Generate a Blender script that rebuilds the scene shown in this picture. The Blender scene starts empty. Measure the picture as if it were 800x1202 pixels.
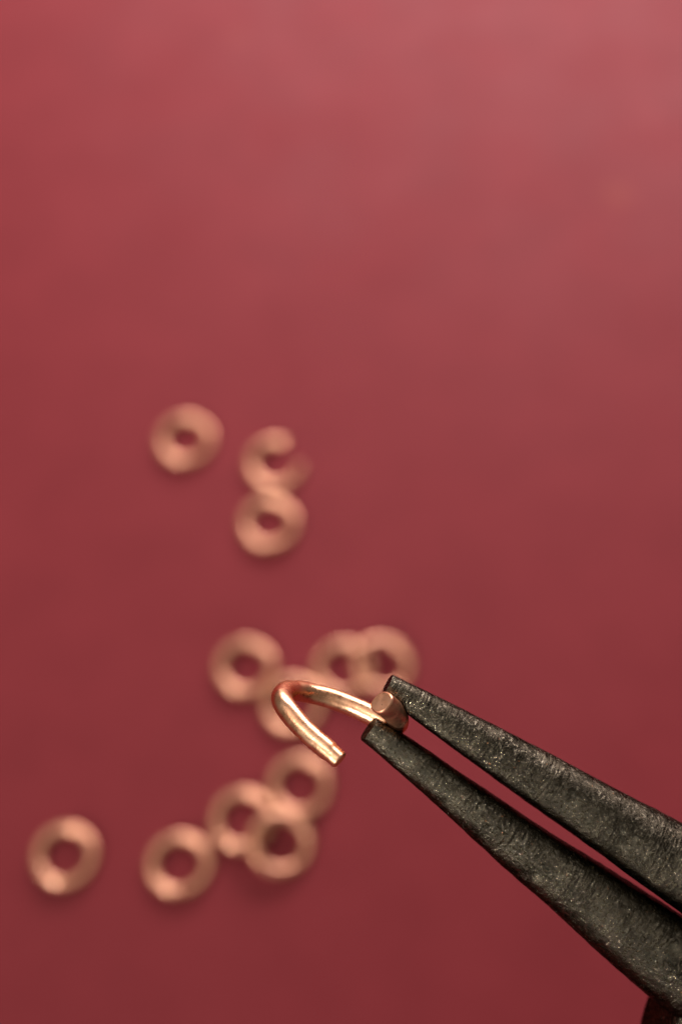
import bpy, bmesh, math, random
from mathutils import Vector, Matrix, noise
R = math.radians
random.seed(7)
MM = 0.001                                   # everything below is thought of in millimetres

# ------------------------------------------------------------------ camera
scene = bpy.context.scene
H = 107.4                                    # lens height above the tabletop, mm
PHI = R(63)                                  # how far the camera looks down
F = 1800.0                                   # focal length in pixels of the 800 x 1202 photograph
FWD = Vector((0, math.cos(PHI), -math.sin(PHI)))
UP = Vector((0, math.sin(PHI), math.cos(PHI)))
RIGHT = Vector((1, 0, 0))
EYE = Vector((0, 0, H))
cam_d = bpy.data.cameras.new('camera')
cam = bpy.data.objects.new('camera', cam_d)
scene.collection.objects.link(cam)
scene.camera = cam
cam.location = EYE * MM
cam.rotation_euler = (math.pi / 2 - PHI, 0, 0)
cam_d.sensor_fit = 'VERTICAL'
cam_d.lens = 4.4
cam_d.sensor_height = cam_d.sensor_width = 4.4 * 1202 / F
cam_d.clip_start = 0.002
cam_d.clip_end = 20
cam_d.dof.use_dof = True
cam_d.dof.focus_distance = 59.6 * MM
cam_d.dof.aperture_fstop = 4.4 / 2.05

# ------------------------------------------------------------------ light
world = bpy.data.worlds.new('World')
scene.world = world
world.use_nodes = True
bg = world.node_tree.nodes['Background']
bg.inputs[0].default_value = (1.0, 0.90, 0.80, 1)
bg.inputs[1].default_value = 0.145

def area(name, loc, target, sx, sy, watts, col, shape='RECTANGLE'):
    d = bpy.data.lights.new(name, 'AREA')
    d.shape = shape; d.size = sx * MM; d.size_y = sy * MM
    d.energy = watts; d.color = col
    o = bpy.data.objects.new(name, d)
    scene.collection.objects.link(o)
    o.location = Vector(loc) * MM
    o.rotation_euler = (Vector(target) - Vector(loc)).to_track_quat('-Z', 'Y').to_euler()
    return o
area('window_light', (52, 236, 112), (20, 80, 0), 200, 90, 0.90, (1.0, 0.89, 0.90))
area('ceiling_light', (-130, 50, 400), (0, 50, 0), 400, 400, 0.42, (1.0, 0.90, 0.82))
area('room_lamp', (-230, -290, 250), (10, 45, 25), 28, 28, 1.25, (1.0, 0.95, 0.88), 'DISK')
lamp_d = bpy.data.lights.new('pool_spot', 'SPOT')  # added spot: its soft-edged pool leaves the near tabletop darker
lamp_d.energy = 2.9; lamp_d.color = (1.0, 0.93, 0.87)
lamp_d.spot_size = R(40); lamp_d.spot_blend = 1.0; lamp_d.shadow_soft_size = 75 * MM
lamp = bpy.data.objects.new('pool_spot', lamp_d)
scene.collection.objects.link(lamp)
lamp.location = Vector((-110, 50, 260)) * MM
lamp.rotation_euler = (Vector((-5, 120, 0)) - Vector((-110, 50, 260))).to_track_quat('-Z', 'Y').to_euler()

scene.view_settings.view_transform = 'Standard'
scene.view_settings.look = 'None'
scene.view_settings.exposure = 0.0
scene.view_settings.gamma = 1.0
scene.render.engine = 'CYCLES'
scene.cycles.use_denoising = True
scene.cycles.use_adaptive_sampling = False

# ------------------------------------------------------------------ helpers
def at(px, py, depth):
    """the point (mm) that lies behind photograph pixel px, py at this depth"""
    return EYE + FWD * depth + RIGHT * ((px - 400) / F * depth) - UP * ((py - 601) / F * depth)

def on_table(px, py, z=0.0):
    d = FWD + RIGHT * ((px - 400) / F) - UP * ((py - 601) / F)
    return EYE + d * ((z - H) / d.z)

def link(name, bm, mat, parent=None, smooth=True):
    me = bpy.data.meshes.new(name)
    bmesh.ops.recalc_face_normals(bm, faces=bm.faces)
    bm.to_mesh(me); bm.free()
    for p in me.polygons: p.use_smooth = smooth
    me.materials.append(mat)
    o = bpy.data.objects.new(name, me)
    scene.collection.objects.link(o)
    if parent: o.parent = parent
    return o

def tag(o, label, cat, group=None):
    o['label'] = label; o['category'] = cat
    if group: o['group'] = group

class Mat:
    def __init__(s, name):
        s.m = bpy.data.materials.new(name); s.m.use_nodes = True
        s.nt = s.m.node_tree; s.b = s.nt.nodes['Principled BSDF']
    def n(s, t, **kw):
        x = s.nt.nodes.new(t)
        for k, v in kw.items():
            if k in x.inputs: x.inputs[k].default_value = v
            else: setattr(x, k, v)
        return x
    def l(s, a, b): s.nt.links.new(a, b)
    def coords(s, scale, loc=(0, 0, 0)):
        tc = s.n('ShaderNodeTexCoord'); mp = s.n('ShaderNodeMapping')
        mp.inputs['Scale'].default_value = scale; mp.inputs['Location'].default_value = loc
        s.l(tc.outputs['Object'], mp.inputs['Vector'])
        return mp.outputs['Vector']
    def noise(s, vec, scale, detail=4, rough=0.6, dist=0.0):
        x = s.n('ShaderNodeTexNoise', Scale=scale, Detail=detail, Roughness=rough, Distortion=dist)
        s.l(vec, x.inputs['Vector']); return x.outputs['Fac']
    def ramp(s, fac, *stops):
        x = s.n('ShaderNodeValToRGB'); e = x.color_ramp.elements
        while len(e) < len(stops): e.new(0.5)
        for i, (p, c) in enumerate(stops):
            e[i].position = p
            e[i].color = (c, c, c, 1) if isinstance(c, (int, float)) else (*c, 1)
        s.l(fac, x.inputs['Fac']); return x.outputs['Color']
    def math(s, op, a, b):
        x = s.n('ShaderNodeMath', operation=op)
        for i, v in enumerate((a, b)):
            if isinstance(v, (int, float)): x.inputs[i].default_value = v
            else: s.l(v, x.inputs[i])
        return x.outputs[0]
    def mix(s, fac, a, b):
        x = s.n('ShaderNodeMix', data_type='RGBA')
        for sock, v in ((x.inputs[0], fac), (x.inputs[6], a), (x.inputs[7], b)):
            if isinstance(v, (int, float)): sock.default_value = v
            elif isinstance(v, tuple): sock.default_value = (*v, 1)
            else: s.l(v, sock)
        return x.outputs[2]
    def bump(s, h, dist, strength=1.0, prev=None):
        x = s.n('ShaderNodeBump', Strength=strength, Distance=dist)
        s.l(h, x.inputs['Height'])
        if prev: s.l(prev, x.inputs['Normal'])
        return x.outputs['Normal']

# ------------------------------------------------------------------ materials
K = 1000.0                                   # object coordinates are metres: scale to millimetres
def red_surface():
    m = Mat('red_leatherette'); v = m.coords((K, K, K))
    base = m.mix(m.ramp(m.noise(v, 0.16, 6, 0.65), (0.35, 0.0), (0.65, 1.0)), (0.140, 0.0156, 0.0196), (0.156, 0.0182, 0.0226))
    tc = m.n('ShaderNodeTexCoord')
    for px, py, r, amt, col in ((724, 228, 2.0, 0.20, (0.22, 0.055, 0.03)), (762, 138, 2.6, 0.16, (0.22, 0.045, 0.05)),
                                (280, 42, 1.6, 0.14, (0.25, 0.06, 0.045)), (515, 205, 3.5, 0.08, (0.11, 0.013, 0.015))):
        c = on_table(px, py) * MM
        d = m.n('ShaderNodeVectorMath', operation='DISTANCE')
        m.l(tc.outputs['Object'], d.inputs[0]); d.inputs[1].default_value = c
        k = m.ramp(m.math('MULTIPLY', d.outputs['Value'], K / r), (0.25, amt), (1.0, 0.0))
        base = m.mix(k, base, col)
    m.l(base, m.b.inputs['Base Color'])
    m.l(m.ramp(m.noise(v, 0.10, 3, 0.5), (0.3, 0.50), (0.7, 0.60)), m.b.inputs['Roughness'])
    vo = m.n('ShaderNodeTexVoronoi', Scale=2.6); m.l(v, vo.inputs['Vector'])
    m.l(m.bump(vo.outputs['Distance'], 0.02 * MM, 0.5), m.b.inputs['Normal'])
    m.b.inputs['Specular IOR Level'].default_value = 0.115
    return m.m

def copper(name, yellow=0.0, rough=(0.16, 0.30), tone=(0.93, 0.60, 0.44), bump=1.0, polish=0.0):
    m = Mat(name); v = m.coords((K, K, K))
    c = m.mix(m.ramp(m.noise(v, 1.1, 4, 0.6, 0.6), (0.38, 0.0), (0.66, 1.0)), tone, tuple(x * y for x, y in zip(tone, (0.88, 0.76, 0.68))))
    if yellow:
        c = m.mix(m.math('MULTIPLY', m.ramp(m.noise(v, 0.75, 2, 0.5, 0.3), (0.60, 0.0), (0.68, 1.0)), yellow), c, (0.88, 0.62, 0.22))
    pits = m.ramp(m.noise(v, 9.0, 3, 0.7), (0.64, 0.0), (0.70, 0.75))
    c = m.mix(pits, c, (0.22, 0.09, 0.04))
    m.l(c, m.b.inputs['Base Color'])
    m.b.inputs['Metallic'].default_value = 1.0
    m.b.inputs['Specular Tint'].default_value = (0.75, 0.60, 0.45, 1)
    m.l(m.ramp(m.noise(v, 2.2, 5, 0.7), (0.35, rough[0]), (0.7, rough[1])), m.b.inputs['Roughness'])
    n1 = m.bump(m.noise(v, 1.6, 3, 0.5), 0.03 * MM, 0.6 * bump)
    m.l(m.bump(m.noise(v, 10.0, 4, 0.65), 0.008 * MM, 0.8 * bump, n1), m.b.inputs['Normal'])
    if polish:                                # a burnished skin over the duller, tumbled metal
        p = m.n('ShaderNodeBsdfPrincipled', Metallic=1.0, Roughness=0.13)
        m.l(c, p.inputs['Base Color'])
        mx = m.n('ShaderNodeMixShader', Fac=polish)
        m.l(m.b.outputs[0], mx.inputs[1]); m.l(p.outputs[0], mx.inputs[2])
        out = [n for n in m.nt.nodes if n.type == 'OUTPUT_MATERIAL'][0]
        m.l(mx.outputs[0], out.inputs['Surface'])
    return m.m

def steel(name, seed=0.0, ridges=1.0):
    m = Mat(name); v = m.coords((K, K, K), (seed, seed * 1.7, 0))
    vx = m.coords((K, K * 0.13, K * 0.13), (seed, 0, seed))             # file marks running across the jaw
    cross = m.noise(vx, 11.0, 2, 0.5)
    worn = m.ramp(m.noise(v, 0.5, 3, 0.6, 0.4), (0.42, 0.1), (0.58, 1.0))
    c = m.mix(m.ramp(m.noise(v, 0.9, 5, 0.65), (0.35, 0.0), (0.66, 1.0)), (0.032, 0.027, 0.019), (0.090, 0.077, 0.054))
    c = m.mix(m.ramp(m.noise(v, 6.5, 3, 0.7), (0.54, 0.0), (0.64, 0.9)), c, (0.25, 0.225, 0.17))     # bare metal specks, made paler to paint glints into the colour
    c = m.mix(m.ramp(m.noise(v, 5.0, 3, 0.7), (0.68, 0.0), (0.73, 0.9)), c, (0.45, 0.20, 0.09))     # specks of rust
    m.l(c, m.b.inputs['Base Color'])
    m.b.inputs['Metallic'].default_value = 1.0
    m.b.inputs['Specular Tint'].default_value = (0.30, 0.28, 0.25, 1)
    m.l(m.ramp(m.noise(v, 6.5, 3, 0.7), (0.40, 0.29), (0.58, 0.10)), m.b.inputs['Roughness'])
    n1 = m.bump(m.math('MULTIPLY', cross, worn), 0.085 * MM, 0.9 * ridges)
    n2 = m.bump(m.noise(v, 7.5, 5, 0.8), 0.022 * MM, 1.0, n1)
    m.l(m.bump(m.noise(v, 15.0, 3, 0.7), 0.016 * MM, 1.0, n2), m.b.inputs['Normal'])
    return m.m

RED = red_surface()
COPPER = copper('copper_ring', 0.0, (0.60, 0.75), (0.68, 0.372, 0.242), 0.10, 0.50)
COPPER_HELD = copper('copper_held', 0.35, (0.22, 0.40), (0.97, 0.56, 0.34))
COPPER_CUT = copper('copper_cut_face', 0.0, (0.34, 0.50), (1.0, 0.55, 0.35))
STEEL_A = steel('blackened_steel', 0.0)
STEEL_B = steel('worn_blackened_steel', 31.0)

# ------------------------------------------------------------------ tabletop
bm = bmesh.new()
bmesh.ops.create_cube(bm, size=1.0, matrix=Matrix.Translation((0, 0.25, -0.01)) @ Matrix.Diagonal((1.4, 1.2, 0.02, 1)))
table = link('tabletop', bm, RED, smooth=False)
table['kind'] = 'structure'

# ------------------------------------------------------------------ wire tubes
def tube(pts, radii, seg=28, steps=8, wobble=0.0, bevel=0.12, seed=0.0, flat=None, cap=0, square=None):
    """solid round wire through pts (mm), cut square at both ends. flat: squash per point across the frame normal"""
    P = [Vector(p) for p in pts]; n = len(P); path = []; rad = []
    for i in range(n - 1):
        p0, p1, p2, p3 = P[max(i - 1, 0)], P[i], P[i + 1], P[min(i + 2, n - 1)]
        if i == 0: p0 = p1 * 2 - p2
        if i == n - 2: p3 = p2 * 2 - p1
        for k in range(steps):
            t = k / steps
            path.append(0.5 * ((2 * p1) + (p2 - p0) * t + (2 * p0 - 5 * p1 + 4 * p2 - p3) * t * t + (3 * p1 - p0 - 3 * p2 + p3) * t ** 3))
            rad.append(radii[i] * (1 - t) + radii[i + 1] * t)
    path.append(P[-1]); rad.append(radii[-1])
    bm = bmesh.new(); N = len(path)
    if square: square = [2 + square * max(0, 1 - (N - 1 - i) / 22) for i in range(N)]
    tang = [(path[min(i + 1, N - 1)] - path[max(i - 1, 0)]).normalized() for i in range(N)]
    nrm = tang[0].orthogonal().normalized(); rings = []
    def ring(c, nv, bv, r, sq, i=0):
        out = []
        for j in range(seg):
            a = 2 * math.pi * j / seg
            d = nv * math.cos(a) + bv * math.sin(a)
            w = 1 + wobble * noise.noise((c + d * r) * 1.1 + Vector((seed, 0, seed)))
            if square and square[i] > 2.01:
                pw = square[i]; w *= 1 / (abs(math.cos(a - 0.5)) ** pw + abs(math.sin(a - 0.5)) ** pw) ** (1 / pw) * 0.93
            if sq: d = d * (1 - sq * abs(math.cos(a)) ** 3 * 0.5)
            out.append(bm.verts.new((c + d * r * w) * MM))
        return out
    for i in range(N):
        t = tang[i]
        nrm = (nrm - t * nrm.dot(t)).normalized(); b = t.cross(nrm)
        sq = flat[min(i // steps, n - 1)] if flat else 0
        if i == 0: rings.append(ring(path[0] - t * rad[0] * bevel * 0.8, nrm, b, rad[0] * (1 - bevel), sq, i))
        rings.append(ring(path[i], nrm, b, rad[i], sq, i))
        if i == N - 1: rings.append(ring(path[i] + t * rad[i] * bevel * 0.8, nrm, b, rad[i] * (1 - bevel), sq, i))
    for r0, r1 in zip(rings, rings[1:]):
        for j in range(seg):
            bm.faces.new((r0[j], r0[(j + 1) % seg], r1[(j + 1) % seg], r1[j]))
    for rr in (rings[0], rings[-1]):
        c = Vector((0, 0, 0))
        for v_ in rr: c += v_.co
        cv = bm.verts.new(c / seg)
        fs = [bm.faces.new((rr[j], rr[(j + 1) % seg], cv)) for j in range(seg)]
        for f in fs:
            for e in f.edges:
                if cv not in e.verts: e.smooth = False
            f.material_index = cap
    return bm

# ------------------------------------------------------------------ jump rings lying on the tabletop
WIRE = 0.40; RAD = 1.93
def jump_ring(px, py, gap_at, gap, label, lean=None, lift=0.0, rad=RAD, slope=0.23):
    """gap_at / gap in degrees seen from above (0 = right of the photograph, 90 = away from the camera)"""
    pts = []; n = 40
    a0 = R(gap_at + gap / 2); a1 = R(gap_at - gap / 2 + 360)
    for i in range(n + 1):
        t = i / n; a = a0 + (a1 - a0) * t
        off = 0.16 * (0.5 - t) * (1 if gap < 20 else 1.5) + 0.02 * math.sin(5 * a + px)
        rr = rad * (1 + 0.012 * math.sin(2 * a + py))
        pts.append((rr * math.cos(a), rr * math.sin(a), off))
    bm = tube(pts, [WIRE] * (n + 1), seg=24, steps=3, wobble=0.015, seed=px * 0.37)
    o = link('jump_ring', bm, COPPER)
    z = WIRE + 0.06 + lift
    q = Matrix.Identity(4)
    if lean is not None:                      # raised on the side that rests on its neighbour
        ax = Vector((-math.sin(R(lean)), math.cos(R(lean)), 0))
        q = Matrix.Rotation(-math.atan(slope), 4, ax)
        z = WIRE + 0.04 + slope * rad + lift
    c = on_table(px, py + 1.5, z)
    o.matrix_world = Matrix.Translation(c * MM) @ q
    tag(o, label, 'jump ring', 'copper jump rings lying on the red surface')
    return o

jump_ring(218, 515, 60, 4, 'blurred copper ring lying alone, farthest from the pliers and highest in the picture')
jump_ring(323, 543, 30, 72, 'open C-shaped copper ring with a wide gap at its right side')
jump_ring(316, 613, -112, 4, 'closed copper ring touching the underside of the open C-shaped ring')
jump_ring(289, 782, 72, 4, 'copper ring left of the gripped open ring, upper left end of the middle row')
jump_ring(403, 784, 150, 4, 'copper ring partly covered by the ring leaning on its right side, above the gripped wire')
jump_ring(449, 779, -40, 4, 'copper ring leaning on its left neighbour, just above the tip of the upper jaw', lean=185, slope=0.25)
jump_ring(344, 826, -60, 4, 'copper ring mostly hidden directly behind the bend of the gripped open ring')
jump_ring(352, 921, -12, 5, 'copper ring just below the cut end of the gripped wire, topmost of the lower cluster')
jump_ring(285, 961, -122, 4, 'copper ring at the left of the lower cluster, partly under its right neighbour')
jump_ring(329, 988, 170, 4, 'copper ring leaning on another at the bottom of the lower cluster', lean=150, slope=0.23)
jump_ring(77, 1003, -132, 5, 'copper ring lying alone near the left edge, leftmost of all')
jump_ring(211, 1013, -84, 6, 'lone copper ring with its seam facing down, second from the left edge')

# ------------------------------------------------------------------ the open ring held in the pliers
HP = [(398.5, 892.5, 57.95, 11.2), (386, 881.5, 58.1, 11.4), (368, 866.5, 58.35, 11.6), (350, 848.5, 58.7, 11.8), (336.5, 831.5, 59.1, 12.0),
      (330.5, 818.5, 59.7, 11.8), (338, 811, 60.5, 11.3), (354, 811.5, 61.2, 11.4), (372, 815, 61.5, 11.3), (398, 823, 61.6, 11.3),
      (425, 834.5, 61.5, 11.3), (446, 845, 61.3, 11.3), (461, 851, 61.0, 11.6), (466.5, 848, 60.5, 12.0), (464.5, 841, 59.95, 13.0),
      (457.5, 832, 59.45, 13.8), (448, 824, 59.0, 14.0)]
bm = tube([at(x, y, d) for x, y, d, r in HP], [1.07 * r * d / F for x, y, d, r in HP], seg=40, steps=10, wobble=0.07, bevel=0.10, seed=3.0,
          flat=[0.25, 0.05] + [0] * 11 + [0.1, 0.2, 0.25, 0.3], cap=1, square=0.6)
held = link('jump_ring', bm, COPPER_HELD)
held.data.materials.append(COPPER_CUT)
for p in list(held.data.polygons)[-(40 * 29):]: p.material_index = 1        # the crushed, dulled end between the jaws
tag(held, 'sharp shiny copper wire ring twisted open, gripped between the tips of the plier jaws', 'jump ring')

# ------------------------------------------------------------------ pliers
TIP_DEPTH = 60.0; RISE = math.tan(R(5))       # the tool drops away from the lens by 5 degrees towards the joint
AX0 = Vector((442, 828)); AXD = Vector((math.cos(R(35.5)), math.sin(R(35.5)))); AXN = Vector((AXD.y, -AXD.x))   # image plane, px
PX = TIP_DEPTH / F                            # mm per pixel at the tips
EX = (RIGHT * AXD.x - UP * AXD.y + FWD * RISE).normalized()         # along the tool
EN = (RIGHT * AXN.x - UP * AXN.y).normalized()                       # towards the upper jaw
EZ = EX.cross(EN).normalized()
if EZ.dot(FWD) > 0: EZ = -EZ                                         # towards the lens
ORG = at(AX0.x, AX0.y, TIP_DEPTH)
pl = bpy.data.objects.new('pliers', None)
pl.empty_display_size = 0.01
scene.collection.objects.link(pl)
RM = Matrix((EX, EN, EZ)).transposed().to_4x4()
pl.matrix_world = Matrix.Translation(ORG * MM) @ RM
tag(pl, 'worn black steel needle nose pliers from the right, gripping a copper ring', 'pliers')

def to_plane(px, py):
    """photograph pixel -> (s, n) in mm on the plane of the tool"""
    d = FWD + RIGHT * ((px - 400) / F) - UP * ((py - 601) / F)
    t = (ORG - EYE).dot(EZ) / d.dot(EZ)
    q = EYE + d * t - ORG
    return q.dot(EX), q.dot(EN)

def interp(tab, s):
    if s <= tab[0][0]: (a, b), (c, d) = tab[0], tab[1]
    elif s >= tab[-1][0]: (a, b), (c, d) = tab[-2], tab[-1]
    else:
        for (a, b), (c, d) in zip(tab, tab[1:]):
            if a <= s <= c: break
    return b + (d - b) * (s - a) / (c - a)

def jaw(outer_px, inner_px, outer_sign, s_end, mat, seed, slant):
    outer = sorted(to_plane(*p) for p in outer_px)
    inner = sorted(to_plane(*p) for p in inner_px)
    s0 = 0.5 * (outer[0][0] + inner[0][0])
    bm = bmesh.new(); rows = []; NS = 330; NT = 72
    for i in range(-2, NS + 1):
        t = max(i, 0) / NS
        s = s0 + (s_end - s0) * t
        sm = lambda tab: sum(interp(tab, s + k * 0.3) for k in range(-5, 6)) / 11
        no, ni = sm(outer), sm(inner)
        c = 0.5 * (no + ni); hw = 0.5 * abs(no - ni); hz = hw * 1.10
        k = {-2: 0.93, -1: 0.975}.get(i, 1.0)
        row = []
        for j in range(NT):
            a = 2 * math.pi * j / NT
            ca, sa = math.cos(a), math.sin(a)
            if ca < 0: ca2, sa2 = -abs(ca) ** 0.55, math.copysign(abs(sa) ** 0.8, sa)     # flatter on the gripping side
            else: ca2, sa2 = ca ** 0.92, math.copysign(abs(sa) ** 0.92, sa)
            n_ = ca2 * hw; z_ = sa2 * hz
            p = Vector((s, c + outer_sign * n_ * k, z_ * k))
            p.x += slant * n_ * outer_sign * max(0, 1 - (s - s0) / 3.0) - (0.0 if i > -1 else 0.022 * (-i))
            q = p * 1.6 + Vector((seed, 0, 0))
            d = 0.020 * noise.fractal(q, 0.9, 2.0, 4) + 0.006 * noise.noise(p * 7)
            dr = Vector((0, outer_sign * ca, sa))
            p += dr * d * min(1.0, hw)
            row.append(bm.verts.new(p * MM))
        rows.append(row)
    for r0, r1 in zip(rows, rows[1:]):
        for j in range(NT):
            bm.faces.new((r0[j], r0[(j + 1) % NT], r1[(j + 1) % NT], r1[j]))
    for rr in (rows[0], rows[-1]):
        co = sum((v_.co for v_ in rr), Vector()) / NT
        cv = bm.verts.new(co)
        for j in range(NT):
            f = bm.faces.new((rr[j], rr[(j + 1) % NT], cv))
            for e in f.edges:
                if cv not in e.verts: e.smooth = False
    return link('jaw', bm, mat, pl)

jaw([(461, 792.5), (500, 812), (540, 830), (594, 859), (620, 871), (702, 915), (750, 941), (800, 965), (860, 1000)],
    [(450, 815), (475, 839), (502, 856), (540, 885), (580, 914), (620, 943), (685, 988), (740, 1029), (800, 1072), (860, 1114)],
    1, 24.5, STEEL_A, 0.0, -0.10)
jaw([(429, 873), (469, 907), (524, 956), (557, 987), (580, 1009), (651, 1070), (708, 1124), (768, 1176), (800, 1200), (860, 1244)],
    [(437, 840), (456, 850), (474, 860), (504, 883), (537, 905), (580, 934), (637, 973), (717, 1022), (800, 1075), (860, 1116)],
    -1, 24.5, STEEL_B, 40.0, 0.02)

def lathe_disc(cx, cy, r, z0, z1, bev, mat, name, parent):
    bm = bmesh.new(); n = 96
    prof = [(0, z0), (r - bev, z0), (r - bev * 0.3, z0 + bev * 0.3), (r, z0 + bev), (r, z1 - bev), (r - bev * 0.3, z1 - bev * 0.3), (r - bev, z1), (0, z1)]
    rows = []
    for rr, z in prof:
        if rr == 0: rows.append([bm.verts.new(Vector((cx, cy, z)) * MM)]); continue
        row = []
        for j in range(n):
            a = 2 * math.pi * j / n
            w = rr + 0.04 * noise.noise(Vector((math.cos(a) * 4, math.sin(a) * 4, z)))
            row.append(bm.verts.new(Vector((cx + w * math.cos(a), cy + w * math.sin(a), z)) * MM))
        rows.append(row)
    for r0, r1 in zip(rows, rows[1:]):
        for j in range(n):
            j2 = (j + 1) % n
            if len(r0) == 1: bm.faces.new((r0[0], r1[j], r1[j2]))
            elif len(r1) == 1: bm.faces.new((r0[j], r1[0], r0[j2]))
            else: bm.faces.new((r0[j], r0[j2], r1[j2], r1[j]))
    return link(name, bm, mat, parent)
js, jn = to_plane(1002, 1272)
JR = (Vector(to_plane(1002, 1272)) - Vector(to_plane(766, 1272))).length
joint = lathe_disc(js, jn, JR, -3.1, 1.2, 0.5, STEEL_B, 'joint', pl)
lathe_disc(js, jn, 2.2, 1.2, 1.75, 0.3, STEEL_A, 'pivot', joint)

def handle(sign):
    pts = []; rad = []
    for s, n_, r in ((js + 2, 1.6, 2.6), (js + 7, 4.8, 2.6), (js + 14, 8.2, 2.5), (js + 26, 11.5, 2.6), (js + 42, 12.8, 2.7), (js + 58, 11.4, 2.6), (js + 72, 8.5, 2.3), (js + 78, 7.6, 2.0)):
        pts.append((s, jn + sign * n_, -0.9)); rad.append(r)
    link('handle', tube(pts, rad, seg=32, steps=6, wobble=0.02, bevel=0.3), STEEL_A, pl)
handle(1); handle(-1)
